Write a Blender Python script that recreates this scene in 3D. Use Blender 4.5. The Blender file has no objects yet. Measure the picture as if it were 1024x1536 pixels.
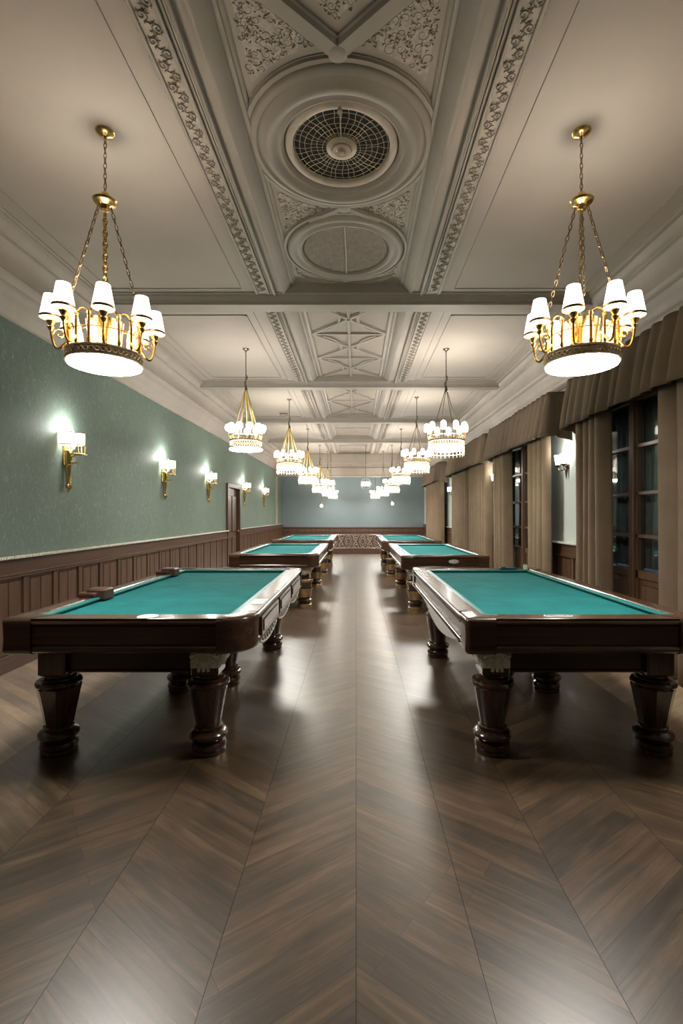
import bpy, bmesh, math, random
from math import pi, sin, cos, radians
random.seed(7)
SC = bpy.context.scene
C = SC.collection

# ------------------------------------------------------------------ camera, world, exposure
F = 720.0                      # focal length in pixels of the 1024x1536 frame
cam_d = bpy.data.cameras.new('camera'); cam = bpy.data.objects.new('camera', cam_d); C.objects.link(cam)
cam.location = (0, 0, 1.45); cam.rotation_euler = (pi / 2, 0, 0)
cam_d.sensor_fit = 'AUTO'; cam_d.sensor_width = 36.0; cam_d.lens = F / 1536 * 36.0
cam_d.shift_x = -(534 - 512) / 1536; cam_d.shift_y = (772 - 768) / 1536
cam_d.clip_start = 0.02; cam_d.clip_end = 100
SC.camera = cam
w = bpy.data.worlds.new('night'); SC.world = w; w.use_nodes = True
w.node_tree.nodes['Background'].inputs[0].default_value = (0.05, 0.07, 0.10, 1)
w.node_tree.nodes['Background'].inputs[1].default_value = 1.0
SC.view_settings.view_transform = 'Standard'; SC.view_settings.look = 'None'
SC.view_settings.gamma = 1; SC.view_settings.use_curve_mapping = False
SC.view_settings.exposure = 0.12
SC.cycles.use_denoising = True
SC.cycles.max_bounces = 8; SC.cycles.sample_clamp_indirect = 6

DISC = 70.0       # emission of the chandelier bottom discs
SHADE = 4.6       # emission of lamp shades
UP = 3.5         # W of the bulbs above each chandelier disc
SCON = 15.0        # W of a sconce bulb

CEIL = 3.9
XL, XR = -3.25, 3.0
YF, YE, YB = -5.0, 19.3, 21.2      # wall behind the camera, fascia, far wall

# ------------------------------------------------------------------ materials
def new_mat(name):
    m = bpy.data.materials.new(name); m.use_nodes = True
    return m, m.node_tree.nodes, m.node_tree.links, m.node_tree.nodes['Principled BSDF']
def rgb(c): return (c[0], c[1], c[2], 1)
def coords(N, L, scale=(1, 1, 1), kind='Object', rot=(0, 0, 0)):
    tc = N.new('ShaderNodeTexCoord'); mp = N.new('ShaderNodeMapping')
    mp.inputs['Scale'].default_value = scale; mp.inputs['Rotation'].default_value = rot
    L.new(tc.outputs[kind], mp.inputs[0]); return mp.outputs[0]
def noise(N, L, v, sc, det=4, rough=.6, dist=0):
    n = N.new('ShaderNodeTexNoise'); n.inputs['Scale'].default_value = sc; n.inputs['Detail'].default_value = det
    n.inputs['Roughness'].default_value = rough; n.inputs['Distortion'].default_value = dist
    L.new(v, n.inputs['Vector']); return n.outputs['Fac']
def ramp(N, L, f, stops):
    r = N.new('ShaderNodeValToRGB'); L.new(f, r.inputs[0])
    while len(r.color_ramp.elements) < len(stops): r.color_ramp.elements.new(.5)
    for e, (p, c) in zip(r.color_ramp.elements, stops): e.position = p; e.color = rgb(c)
    return r.outputs[0]
def bump(N, L, B, h, s, d=.01):
    b = N.new('ShaderNodeBump'); b.inputs['Strength'].default_value = s; b.inputs['Distance'].default_value = d
    L.new(h, b.inputs['Height']); L.new(b.outputs[0], B.inputs['Normal'])
def plain(name, col, rough=.5, metal=0, var=.12, sc=8, coat=0, bmp=0, spec=.5):
    m, N, L, B = new_mat(name)
    v = coords(N, L); f = noise(N, L, v, sc)
    L.new(ramp(N, L, f, [(.3, [x * (1 - var) for x in col]), (.7, [min(1, x * (1 + var)) for x in col])]), B.inputs['Base Color'])
    B.inputs['Roughness'].default_value = rough; B.inputs['Metallic'].default_value = metal
    B.inputs['Coat Weight'].default_value = coat; B.inputs['Coat Roughness'].default_value = .12
    B.inputs['Specular IOR Level'].default_value = spec
    if bmp: bump(N, L, B, noise(N, L, v, sc * 8), bmp)
    return m
def wood(name, c1, c2, rough=.3, axis=1, sc=6, coat=.3, stretch=14):
    m, N, L, B = new_mat(name)
    s = [stretch] * 3; s[axis] = 1.0
    v = coords(N, L, tuple(s)); f = noise(N, L, v, sc / 4, 6, .65, .6)
    L.new(ramp(N, L, f, [(.3, c1), (.55, [(a + b) / 2 for a, b in zip(c1, c2)]), (.75, c2)]), B.inputs['Base Color'])
    B.inputs['Roughness'].default_value = rough
    B.inputs['Coat Weight'].default_value = coat; B.inputs['Coat Roughness'].default_value = .15
    bump(N, L, B, f, .08, .005)
    return m
def emis(name, col, s, base=(.8, .8, .8)):
    m, N, L, B = new_mat(name)
    B.inputs['Base Color'].default_value = rgb(base)
    B.inputs['Emission Color'].default_value = rgb(col); B.inputs['Emission Strength'].default_value = s
    B.inputs['Roughness'].default_value = .5
    return m

M = {}
M['plaster'] = plain('plaster', (.345, .302, .255), .75, sc=1.5, var=.05, bmp=.03)
M['plaster_edge'] = plain('plaster moulding', (.305, .265, .222), .6, sc=3, var=.07)
M['patina'] = plain('patina panel', (.20, .165, .13), .8, sc=14, var=.3, bmp=.3)
M['relief'] = plain('relief plaster', (.40, .35, .295), .7, sc=20, var=.15)
M['white_wall'] = plain('pale wall', (.50, .55, .51), .6, sc=2, var=.05, bmp=.03)
M['far_wall'] = plain('blue grey wall', (.165, .215, .235), .45, sc=2, var=.05)
M['wood_table'] = wood('dark varnished wood', (.045, .022, .013), (.110, .055, .032), .24, 0, coat=.6)
M['wood_leg'] = wood('turned dark wood', (.034, .015, .009), (.085, .038, .022), .18, 2, coat=.7)
M['wood_rail'] = wood('rail wood', (.06, .028, .015), (.18, .088, .048), .25, 0, coat=.6)
M['wood_rail_y'] = wood('rail wood along', (.045, .022, .013), (.13, .068, .042), .25, 1, coat=.6)
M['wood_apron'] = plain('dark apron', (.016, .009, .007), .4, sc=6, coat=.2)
M['wainscot'] = wood('wainscot wood', (.050, .024, .012), (.140, .072, .038), .42, 2, coat=.15)
M['wainscot_h'] = wood('wainscot frieze wood', (.048, .022, .012), (.125, .060, .032), .38, 1, coat=.2)
M['window_wood'] = wood('window wood', (.06, .031, .016), (.15, .082, .042), .4, 2, coat=.2)
M['silver'] = plain('silvered carving', (.86, .80, .68), .45, .15, sc=40, var=.3, bmp=.3)
M['gold'] = plain('polished brass', (.78, .52, .20), .22, 1, sc=20, var=.15)
M['gold_dark'] = plain('aged brass', (.36, .25, .13), .35, 1, sc=30, var=.3)
M['bronze'] = plain('dark bronze', (.10, .075, .05), .35, .9, sc=30, var=.3)
M['gold_pale'] = plain('pale gilt metal', (.70, .56, .26), .3, .9, sc=20, var=.15)
M['crystal'] = plain('crystal prisms', (.42, .36, .25), .15, .4, sc=30, var=.1)
M['leather'] = plain('brown leather', (.075, .032, .020), .4, sc=20, var=.35, bmp=.15)
M['white_label'] = plain('white label', (.85, .85, .82), .3, sc=5, var=.03)
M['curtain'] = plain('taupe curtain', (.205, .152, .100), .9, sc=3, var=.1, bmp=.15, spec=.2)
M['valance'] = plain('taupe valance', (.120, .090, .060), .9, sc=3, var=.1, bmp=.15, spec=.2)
M['iron'] = plain('silvered iron', (.45, .43, .38), .35, .9, sc=20, var=.2)
M['net'] = plain('grey net', (.34, .37, .37), .8, sc=6, var=.2)
M['line'] = plain('toned carving', (.22, .185, .145), .75, sc=30, var=.3)
M['sleeve'] = plain('dull brass sleeve', (.50, .36, .19), .32, .9, sc=20, var=.2)
M['dark'] = plain('dark void', (.012, .010, .009), .8)
M['chalk'] = plain('cream chalk', (.75, .68, .5), .7)
M['seam'] = plain('floor seam', (.020, .014, .010), .6)
M['disc'] = emis('lit opal disc', (1.0, .955, .88), DISC)
M['shade'] = emis('lit lamp shade', (1.0, .90, .78), SHADE)
M['amber'] = emis('amber bulb', (1.0, .66, .26), 5.5)
M['glow'] = emis('white globe', (1.0, .95, .87), SHADE * .8)
M['candle'] = emis('small bulb', (1.0, .94, .85), SHADE * .8)

# green wallpaper with fine pale flecks
m, N, L, B = new_mat('green wallpaper'); M['green'] = m
v = coords(N, L, (1, 6, 2.2)); f = noise(N, L, v, 6, 5, .7, 1.5)
v2 = coords(N, L); g = noise(N, L, v2, 1.1, 2)
c1 = ramp(N, L, f, [(.35, (.125, .168, .140)), (.58, (.152, .202, .170)), (.70, (.30, .36, .31))])
c2 = ramp(N, L, g, [(.3, (.88, .92, .92)), (.7, (1.05, 1.04, 1.0))])
mx = N.new('ShaderNodeMix'); mx.data_type = 'RGBA'; mx.blend_type = 'MULTIPLY'; mx.inputs[0].default_value = 1
L.new(c1, mx.inputs[6]); L.new(c2, mx.inputs[7]); L.new(mx.outputs[2], B.inputs['Base Color'])
B.inputs['Roughness'].default_value = .68; B.inputs['Specular IOR Level'].default_value = .3

# felt
m, N, L, B = new_mat('teal felt'); M['felt'] = m
v = coords(N, L); f = noise(N, L, v, 5, 3); g = noise(N, L, v, 400, 2)
L.new(ramp(N, L, f, [(.3, (.010, .150, .153)), (.7, (.016, .200, .200))]), B.inputs['Base Color'])
B.inputs['Roughness'].default_value = .9; B.inputs['Specular IOR Level'].default_value = .15
bump(N, L, B, g, .15, .002)
M['cushion'] = plain('teal cushion', (.012, .20, .195), .4, sc=12, var=.08, spec=.5)

# floor planks: UV runs along/across the planks
def floor_mat(name, dark, mid, lit, rough=.30):
    m, N, L, B = new_mat(name)
    uv = N.new('ShaderNodeUVMap'); uv.uv_map = 'UVMap'
    bt = N.new('ShaderNodeTexBrick'); L.new(uv.outputs[0], bt.inputs['Vector'])
    bt.inputs['Scale'].default_value = 1; bt.inputs['Brick Width'].default_value = 3.0; bt.inputs['Row Height'].default_value = .088
    bt.inputs['Mortar Size'].default_value = .0010; bt.inputs['Mortar Smooth'].default_value = .4; bt.inputs['Bias'].default_value = 0
    bt.inputs['Color1'].default_value = (0, 0, 0, 1); bt.inputs['Color2'].default_value = (1, 1, 1, 1); bt.inputs['Mortar'].default_value = (.5, .5, .5, 1)
    mp = N.new('ShaderNodeMapping'); mp.inputs['Scale'].default_value = (1.2, 16, 1); L.new(uv.outputs[0], mp.inputs[0])
    # shift grain from plank to plank
    ad = N.new('ShaderNodeVectorMath'); ad.operation = 'MULTIPLY_ADD'
    L.new(bt.outputs['Color'], ad.inputs[0]); ad.inputs[1].default_value = (7, 3, 0); L.new(mp.outputs[0], ad.inputs[2])
    f = noise(N, L, ad.outputs[0], 1.6, 7, .68, .8)
    mp2 = N.new('ShaderNodeMapping'); mp2.inputs['Scale'].default_value = (3, 6, 1); L.new(uv.outputs[0], mp2.inputs[0])
    h = noise(N, L, mp2.outputs[0], 1.3, 5, .6, .4)
    col = ramp(N, L, f, [(.28, dark), (.52, mid), (.76, lit)])
    pl = ramp(N, L, bt.outputs['Color'], [(0, (.72, .72, .74)), (1, (1.28, 1.22, 1.14))])
    bl = ramp(N, L, h, [(.3, (.72, .74, .78)), (.72, (1.25, 1.18, 1.08))])
    a = N.new('ShaderNodeMix'); a.data_type = 'RGBA'; a.blend_type = 'MULTIPLY'; a.inputs[0].default_value = 1
    L.new(col, a.inputs[6]); L.new(pl, a.inputs[7])
    b = N.new('ShaderNodeMix'); b.data_type = 'RGBA'; b.blend_type = 'MULTIPLY'; b.inputs[0].default_value = 1
    L.new(a.outputs[2], b.inputs[6]); L.new(bl, b.inputs[7])
    c = N.new('ShaderNodeMix'); c.data_type = 'RGBA'; L.new(bt.outputs['Fac'], c.inputs[0])
    L.new(b.outputs[2], c.inputs[6]); c.inputs[7].default_value = (.012, .009, .007, 1)
    L.new(c.outputs[2], B.inputs['Base Color'])
    r = N.new('ShaderNodeMapRange'); L.new(f, r.inputs[0]); r.inputs[3].default_value = rough - .04; r.inputs[4].default_value = rough + .08
    L.new(r.outputs[0], B.inputs['Roughness'])
    B.inputs['Specular IOR Level'].default_value = .75; B.inputs['Coat Weight'].default_value = .7; B.inputs['Coat Roughness'].default_value = .30; B.inputs['Coat IOR'].default_value = 1.6
    bump(N, L, B, f, .03, .002)
    return m
M['floor'] = floor_mat('dark oak planks', (.045, .029, .018), (.108, .070, .040), (.200, .138, .084), .33)
M['floor_lit'] = floor_mat('oak planks lit tone', (.29, .22, .155), (.42, .33, .235), (.54, .44, .32), .42)  # lit floor beyond the table shadows, painted as a paler plank colour

m, N, L, B = new_mat('window glass'); M['glass'] = m
out = N['Material Output']
tr = N.new('ShaderNodeBsdfTransparent'); gl = N.new('ShaderNodeBsdfGlossy'); gl.inputs['Roughness'].default_value = .02
lw = N.new('ShaderNodeLayerWeight'); lw.inputs[0].default_value = .5; pw = N.new('ShaderNodeMath'); pw.operation = 'POWER'; pw.inputs[1].default_value = 3.5; L.new(lw.outputs['Facing'], pw.inputs[0])
fr = N.new('ShaderNodeMapRange'); fr.inputs[3].default_value = .05; fr.inputs[4].default_value = .75; L.new(pw.outputs[0], fr.inputs[0]); ms = N.new('ShaderNodeMixShader')
L.new(fr.outputs[0], ms.inputs[0]); L.new(tr.outputs[0], ms.inputs[1]); L.new(gl.outputs[0], ms.inputs[2]); L.new(ms.outputs[0], out.inputs[0])
tr.inputs[0].default_value = (.80, .86, .86, 1)

# ------------------------------------------------------------------ mesh builder
class MB:
    def __init__(s): s.v = []; s.f = []
    def add(s, vs, fs):
        o = len(s.v); s.v += [tuple(p) for p in vs]; s.f += [tuple(i + o for i in f) for f in fs]; return s
    def box(s, x0, x1, y0, y1, z0, z1, b=0):
        if b <= 0:
            return s.add([(x0,y0,z0),(x1,y0,z0),(x1,y1,z0),(x0,y1,z0),(x0,y0,z1),(x1,y0,z1),(x1,y1,z1),(x0,y1,z1)],
                     [(0,3,2,1),(4,5,6,7),(0,1,5,4),(1,2,6,5),(2,3,7,6),(3,0,4,7)])
        rings = []
        for z, d in ((z0, b), (z0 + b, 0), (z1 - b, 0), (z1, b)):
            X0, X1, Y0, Y1 = x0 + d, x1 - d, y0 + d, y1 - d
            rings.append([(X0+b,Y0,z),(X1-b,Y0,z),(X1,Y0+b,z),(X1,Y1-b,z),(X1-b,Y1,z),(X0+b,Y1,z),(X0,Y1-b,z),(X0,Y0+b,z)])
        return s.loft(rings, True, True)
    def loft(s, rings, cap=True, closed=True):
        n = len(rings[0]); vs = [p for r in rings for p in r]; fs = []
        for i in range(len(rings) - 1):
            for j in range(n if closed else n - 1):
                k = (j + 1) % n
                fs.append((i*n+j, i*n+k, (i+1)*n+k, (i+1)*n+j))
        if cap:
            fs.append(tuple(range(n - 1, -1, -1))); fs.append(tuple((len(rings)-1)*n + j for j in range(n)))
        return s.add(vs, fs)
    def lathe(s, prof, c=(0, 0, 0), n=24, rot=0, cap=True):
        return s.loft([[(c[0] + r*cos(2*pi*j/n + rot), c[1] + r*sin(2*pi*j/n + rot), c[2] + z) for j in range(n)] for r, z in prof], cap)
    def lathe_x(s, prof, c=(0,0,0), n=16):      # axis along X
        return s.loft([[(c[0] + z, c[1] + r*cos(2*pi*j/n), c[2] + r*sin(2*pi*j/n)) for j in range(n)] for r, z in prof], True)
    def tube(s, pts, r, n=6, closed=False, cap=True):
        from mathutils import Vector as V
        P = [V(p) for p in pts]; m_ = len(P); rings = []; up = None
        for i in range(m_):
            if closed: t = P[(i+1) % m_] - P[i-1]
            else: t = P[min(i+1, m_-1)] - P[max(i-1, 0)]
            if t.length < 1e-9: t = V((0,0,1))
            t.normalize()
            if up is None: up = V((0,0,1)) if abs(t.z) < .9 else V((1,0,0))
            a = t.cross(up)
            if a.length < 1e-4: a = t.cross(V((.3,.9,.1)))
            a.normalize(); b_ = a.cross(t).normalized(); up = b_
            rr = r[i] if isinstance(r, (list, tuple)) else r
            rings.append([tuple(P[i] + a*rr*cos(2*pi*j/n) + b_*rr*sin(2*pi*j/n)) for j in range(n)])
        if closed: rings.append(rings[0]); cap = False
        return s.loft(rings, cap)
    def sphere(s, c, r, n=12, k=8, sz=1.0):
        return s.lathe([(max(r*sin(pi*i/k), r*.02), -r*sz*cos(pi*i/k)) for i in range(k+1)], c, n)
    def extrude_y(s, prof, y0, y1):       # profile (x,z)
        return s.loft([[(x, y0, z) for x, z in prof], [(x, y1, z) for x, z in prof]], True)
    def extrude_x(s, prof, x0, x1):       # profile (y,z)
        return s.loft([[(x0, y, z) for y, z in prof], [(x1, y, z) for y, z in prof]], True)
    def build(s, name, mat, parent=None, smooth=35):
        me = bpy.data.meshes.new(name); me.from_pydata(s.v, [], s.f)
        bm = bmesh.new(); bm.from_mesh(me); bmesh.ops.recalc_face_normals(bm, faces=bm.faces[:]); bm.to_mesh(me); bm.free()
        me.materials.append(mat if not isinstance(mat, str) else M[mat])
        if smooth:
            me.polygons.foreach_set('use_smooth', [True] * len(me.polygons)); me.set_sharp_from_angle(angle=radians(smooth))
        o = bpy.data.objects.new(name, me); C.objects.link(o)
        if parent: o.parent = parent
        return o

def thing(name, label, cat, loc=(0, 0, 0), group=None, kind=None):
    o = bpy.data.objects.new(name, None); C.objects.link(o); o.location = loc; o.empty_display_size = .1
    if kind: o['kind'] = kind
    if label: o['label'] = label
    if cat: o['category'] = cat
    if group: o['group'] = group
    return o
def tag(o, label=None, cat=None, group=None, kind=None):
    if kind: o['kind'] = kind
    if label: o['label'] = label
    if cat: o['category'] = cat
    if group: o['group'] = group
    return o
def struct(o): o['kind'] = 'structure'; return o
def kids(o): return [c for c in bpy.data.objects if c.parent == o]
def copy_tree(root, loc, label, group=None):
    def rec(o, p):
        c = o.copy(); C.objects.link(c)
        if p: c.parent = p
        for ch in KID[o.name]: rec(bpy.data.objects[ch], c)
        return c
    KID = {}
    for o in bpy.data.objects: KID.setdefault(o.name, [])
    for o in bpy.data.objects:
        if o.parent: KID[o.parent.name].append(o.name)
    r = rec(root, None); r.location = loc; r['label'] = label
    if group: r['group'] = group
    return r
def lamp(parent, loc, watt, rad=.05, col=(1, .93, .84)):
    l = bpy.data.lights.new('bulb_light', 'POINT'); l.energy = watt; l.shadow_soft_size = rad; l.color = col
    o = bpy.data.objects.new('bulb_light', l); C.objects.link(o); o.location = loc; o.parent = parent
    return o

# ------------------------------------------------------------------ floor
def make_floor():
    bounds = [XL, -2.06, -1.50, -.95, -.46, 0, .40, .80, 1.35, 2.06, XR]
    signs =  [-1,    -1,    1,   -1,   1,   -1,  -1,  1,   -1,  1]     # +1 : planks run to the upper right
    me = bpy.data.meshes.new('floor'); vs = []; fs = []; mi = []; uvs = []
    def quad(x0, x1, y0, y1, z, mat, s, off):
        o = len(vs); vs.extend([(x0,y0,z),(x1,y0,z),(x1,y1,z),(x0,y1,z)]); fs.append((o,o+1,o+2,o+3)); mi.append(mat)
        th = radians(36)
        for x, y in ((x0,y0),(x1,y0),(x1,y1),(x0,y1)):
            uvs.append((x*cos(th) + s*y*sin(th) + off*1.37, -s*x*sin(th) + y*cos(th) + 5 + off*.0))
    for i, s in enumerate(signs):
        a, b = bounds[i], bounds[i+1]
        light = (i == 0 or i == len(signs)-1)  # outermost strips get the painted lit tone
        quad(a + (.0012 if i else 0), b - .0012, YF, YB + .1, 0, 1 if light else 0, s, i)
        if i: quad(a - .0012, a + .0012, YF, YB + .1, 0, 2, 1, 0)
    me.from_pydata(vs, [], fs); me.materials.append(M['floor']); me.materials.append(M['floor_lit']); me.materials.append(M['seam'])
    me.polygons.foreach_set('material_index', mi)
    uv = me.uv_layers.new(name='UVMap')
    for k, p in enumerate(uvs): uv.data[k].uv = p
    o = bpy.data.objects.new('floor', me); C.objects.link(o); struct(o)
make_floor()

# ------------------------------------------------------------------ walls
DOOR = (12.1, 13.25, 2.15)
b = MB()
b.box(XL-.15, XL, YF, DOOR[0], 0, CEIL+.2); b.box(XL-.15, XL, DOOR[1], YB, 0, CEIL+.2); b.box(XL-.15, XL, DOOR[0], DOOR[1], DOOR[2], CEIL+.2)
wl = struct(b.build('wall_left', 'green'))
WINS = [5.25, 8.70, 12.15, 17.2]; WW = .80; WTOP = 2.75
b = MB(); y = YF
for c in WINS:
    b.box(XR, XR+.3, y, c-WW, 0, CEIL+.2); b.box(XR, XR+.3, c-WW, c+WW, WTOP, CEIL+.2); y = c+WW
b.box(XR, XR+.3, y, YB, 0, CEIL+.2)
wr = struct(b.build('wall_right', 'white_wall'))
struct(MB().box(XL, XR, YB, YB+.15, 0, 3.3).build('wall_far', 'far_wall'))
struct(MB().box(XL, XR, YF-.15, YF, 0, CEIL+.2).build('wall_front', 'green'))

def wainscot(x, sgn, y0, y1, top, n_name, step=.46):
    """panelled dado on a side wall, facing +x (sgn 1) or -x"""
    root = thing(n_name, None, None, (0, 0, 0), kind='structure')
    def X(d): return x + sgn*d
    def bx(m_, d0, d1, a, b_, z0, z1, bv=0):
        p, q = sorted((X(d0), X(d1))); m_.box(p, q, a, b_, z0, z1, bv)
    m1 = MB(); bx(m1, 0, .018, y0, y1, 0, top-.16); m1.build('panelling_back', 'wainscot', root)
    m2 = MB(); n = max(1, round((y1-y0)/step)); st = (y1-y0)/n
    for i in range(n):
        a = y0 + i*st
        bx(m2, .012, .034, a, a+.075, .16, top-.20, .004)
        bx(m2, .012, .026, a+.105, a+st-.03, .20, top-.235, .006)
        k = a + .105 + (st-.135)*.5
        bx(m2, .02, .030, k-.004, k+.004, .20, top-.235)
    m2.build('panelling', 'wainscot', root)
    m3 = MB(); bx(m3, .0, .030, y0, y1, top-.165, top-.03)
    m3.build('frieze_board', 'wainscot_h', root)
    m4 = MB(); bx(m4, 0, .055, y0, y1, top-.205, top-.185, .004); bx(m4, 0, .045, y0, y1, top-.185, top-.165, .004)
    bx(m4, 0, .06, y0, y1, top-.034, top-.012, .004); m4.build('ledge', 'wainscot_h', root)
    m5 = MB(); bx(m5, 0, .075, y0, y1, top-.012, top-.002, .003)
    yy = y0 + .02; lim = min(y1, 12)
    while yy < lim:
        m5.box(*sorted((X(.060), X(.082))), yy, yy+.018, top-.024, top+.004, .004); yy += .032
    m5.build('beaded_cap', 'silver', root)
    m6 = MB(); bx(m6, 0, .05, y0, y1, 0, .15, .006); bx(m6, 0, .035, y0, y1, .15, .175, .005); m6.build('skirting', 'wainscot_h', root)
    return root
wainscot(XL, 1, YF, DOOR[0]-.10, 1.06, 'trim_1')
wainscot(XL, 1, DOOR[1]+.10, YB, 1.06, 'trim_2')
y = YF; k = 3
for c in WINS:
    wainscot(XR, -1, y, c-WW-.09, 1.06, 'trim_%d' % k); y = c+WW+.09; k += 1
wainscot(XR, -1, y, YB, 1.06, 'trim_%d' % k); k += 1
# far wall dado
r = thing('trim_%d' % k, None, None, kind='structure'); k += 1
m1 = MB().box(XL, XR, YB-.03, YB, 0, .86)
for i in range(14):
    a = XL + .03 + i*.445; m1.box(a, a+.36, YB-.045, YB-.03, .18, .62, .006)
m1.build('panelling', 'wainscot', r)
MB().box(XL, XR, YB-.07, YB, .86, .90, .006).box(XL, XR, YB-.05, YB, .68, .71, .005).box(XL, XR, YB-.06, YB, 0, .14, .006).build('ledge', 'wainscot_h', r)

# door in the left wall
dr = thing('door_1', 'dark brown panelled wooden door in the green wall', None, (XL, (DOOR[0]+DOOR[1])/2, 0), kind='structure')
del dr['label']
W2 = (DOOR[1]-DOOR[0])/2
MB().box(-.12, .05, -W2-.1, -W2+.01, 0, DOOR[2]+.1, .008).box(-.12, .05, W2-.01, W2+.1, 0, DOOR[2]+.1, .008).box(-.12, .05, -W2+.01, W2-.01, DOOR[2]-.01, DOOR[2]+.1, .008).build('door_frame', 'wainscot', dr)
MB().box(-.10, -.05, -W2+.01, W2-.01, .005, DOOR[2]-.01).build('door_leaf', 'wainscot', dr)
b = MB()
for a, c_ in ((-W2+.1, -.05), (.05, W2-.1)):
    for z0, z1 in ((.15, .85), (1.0, 1.95)): b.box(-.055, -.03, a, c_, z0, z1, .01)
b.build('door_panel', 'wainscot', dr)
MB().lathe_x([(.012, 0), (.012, .05), (.028, .055), (.028, .08), (.01, .09)], (-.05, W2-.06, 1.0)).build('door_knob', 'gold', dr)

# cornices
def cornice(x, s, name):
    P = [(0, -.63), (.02, -.63), (.025, -.60), (.05, -.585), (.055, -.555), (.075, -.54), (.115, -.50), (.12, -.475), (.15, -.455), (.17, -.42), (.175, -.395),
         (.20, -.385), (.225, -.365), (.23, -.335), (.22, -.325), (.225, -.27), (.245, -.20), (.275, -.15), (.285, -.135), (.31, -.13), (.315, -.105), (.34, -.095), (.375, -.065),
         (.385, -.045), (.42, -.04), (.425, -.02), (.44, -.015), (.44, .02), (0, .02)]
    b = MB().extrude_y([(x + s*d, CEIL + z) for d, z in P], YF, YE)
    return struct(b.build(name, 'plaster_edge', smooth=50))
cornice(XL, 1, 'trim_%d' % k); k += 1
cornice(XR, -1, 'trim_%d' % k); k += 1
# room end: fascia, pilaster, lower ceiling beyond
struct(MB().box(XL, XR, YE, YE+.25, 2.98, CEIL+.2).box(XL, XR, YE-.03, YE, 3.28, 3.34, .006).box(XL, XR, YE-.05, YE, 3.50, CEIL, .01).box(XL, XR, YE-.02, YE, 2.98, 3.03, .006).build('trim_%d' % k, 'plaster_edge')); k += 1
struct(MB().box(XL, XL+.05, YE-.03, YE+.22, 1.06, 2.98).build('trim_%d' % k, 'plaster')); k += 1
struct(MB().box(XL, XR, YE+.25, YB, 3.10, 3.2).build('ceiling_back', 'plaster'))

# ------------------------------------------------------------------ ceiling
SX0, SX1 = -.80, .60; SXC = -.10; RZ = CEIL + .10
BEAMS = [-2.0, 1.82, 5.48, 8.98, 12.35, 15.75]      # centre lines
BW = .15
struct(MB().box(XL-.15, SX0, YF, YE, CEIL, CEIL+.3).box(SX1, XR+.3, YF, YE, CEIL, CEIL+.3).box(SX0, SX1, YF, YE, RZ, CEIL+.3).build('ceiling', 'plaster'))
b = MB()
for yb in BEAMS:
    if abs(yb-1.82) < .01: continue
    P = [(-.20, .12), (-.20, -.012), (-.175, -.016), (-.17, -.028), (-.15, -.032), (-.125, -.055), (-.12, -.068), (-.10, -.072), (-.095, -.095),
         (.095, -.095), (.10, -.072), (.12, -.068), (.125, -.055), (.15, -.032), (.17, -.028), (.175, -.016), (.20, -.012), (.20, .12)]
    m_ = MB().extrude_x([(yb+d, CEIL+z) for d, z in P], XL+.3, XR-.3)
    struct(m_.build('trim_%d' % k, 'plaster_edge', smooth=50)); k += 1

# long mouldings of the centre strip and the ornate bands
def strip_edges():
    global k
    for s, xe in ((1, SX0), (-1, SX1)):
        P = [(-.012, .01), (-.012, -.014), (.0, -.016), (.010, -.010), (.085, .045), (.088, .058), (.094, .060), (.115, .062), (.120, .074), (.135, .078), (.145, .098), (.15, .11), (-.012, .11)]
        struct(MB().extrude_y([(xe + s*d, CEIL+z) for d, z in P], YF, YE).build('trim_%d' % k, 'plaster_edge', smooth=50)); k += 1
strip_edges()

def spiral(cx, cy, r0, turns, a0, hand, n=16, shrink=.12):
    pts = []
    for i in range(n+1):
        t = i/n; a = a0 + hand*turns*2*pi*t; r = r0*(1-t*(1-shrink)); pts.append((cx + r*cos(a), cy + r*sin(a)))
    return pts
def band(x, wd, y0, y1, name, side):
    root = thing(name, None, None, (0, 0, 0), kind='structure')
    MB().box(x-wd/2-.03, x+wd/2+.03, y0, y1, CEIL-.012, CEIL+.01).build('band_ground', 'plaster', root)
    MB().box(x-wd/2+.004, x+wd/2-.004, y0, y1, CEIL-.016, CEIL-.010).build('band_field', 'relief', root)
    m_ = MB()
    for xx in (x-wd/2, x+wd/2): m_.box(xx-.009, xx+.009, y0, y1, CEIL-.032, CEIL-.01, .004)
    xi = x - side*(wd/2+.045)
    m_.box(min(xi, xi-side*.03), max(xi, xi-side*.03), y0, y1, CEIL-.045, CEIL, .008)
    m_.build('band_moulding', 'plaster_edge', root)
    m_ = MB(); yy = y0 + .06; h = 1; pitch = .066
    while yy < y1-.05:
        if yy > .9:
            rr = wd*.24
            z = CEIL - .019
            sp = spiral(x + h*wd*.20, yy, rr, 1.5, pi/2, h, 15)
            m_.tube([(p, q, z) for p, q in sp], [.0045-.002*i/15 for i in range(16)], 4)
            m_.tube([(x + h*wd*.10, yy+rr, z), (x, yy+rr+.012, z), (x-h*wd*.12, yy+pitch-rr, z)], .0035, 4)
            for q in range(5):
                a = q*1.26 + yy*9; px, py = x - h*wd*.30 + .02*cos(a), yy + .03*sin(a)
                m_.tube([(px, py, z), (px+.014*cos(a), py+.014*sin(a), z-.003), (px+.024*cos(a+.7), py+.024*sin(a+.7), z)], [.002, .004, .0015], 4)
        yy += pitch; h = -h
    m_.build('scroll_relief', 'line', root)
bays = [(-1.75, 5.28), (5.68, 8.78), (9.18, 12.15), (12.55, 15.55), (15.95, 19.2)]
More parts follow.
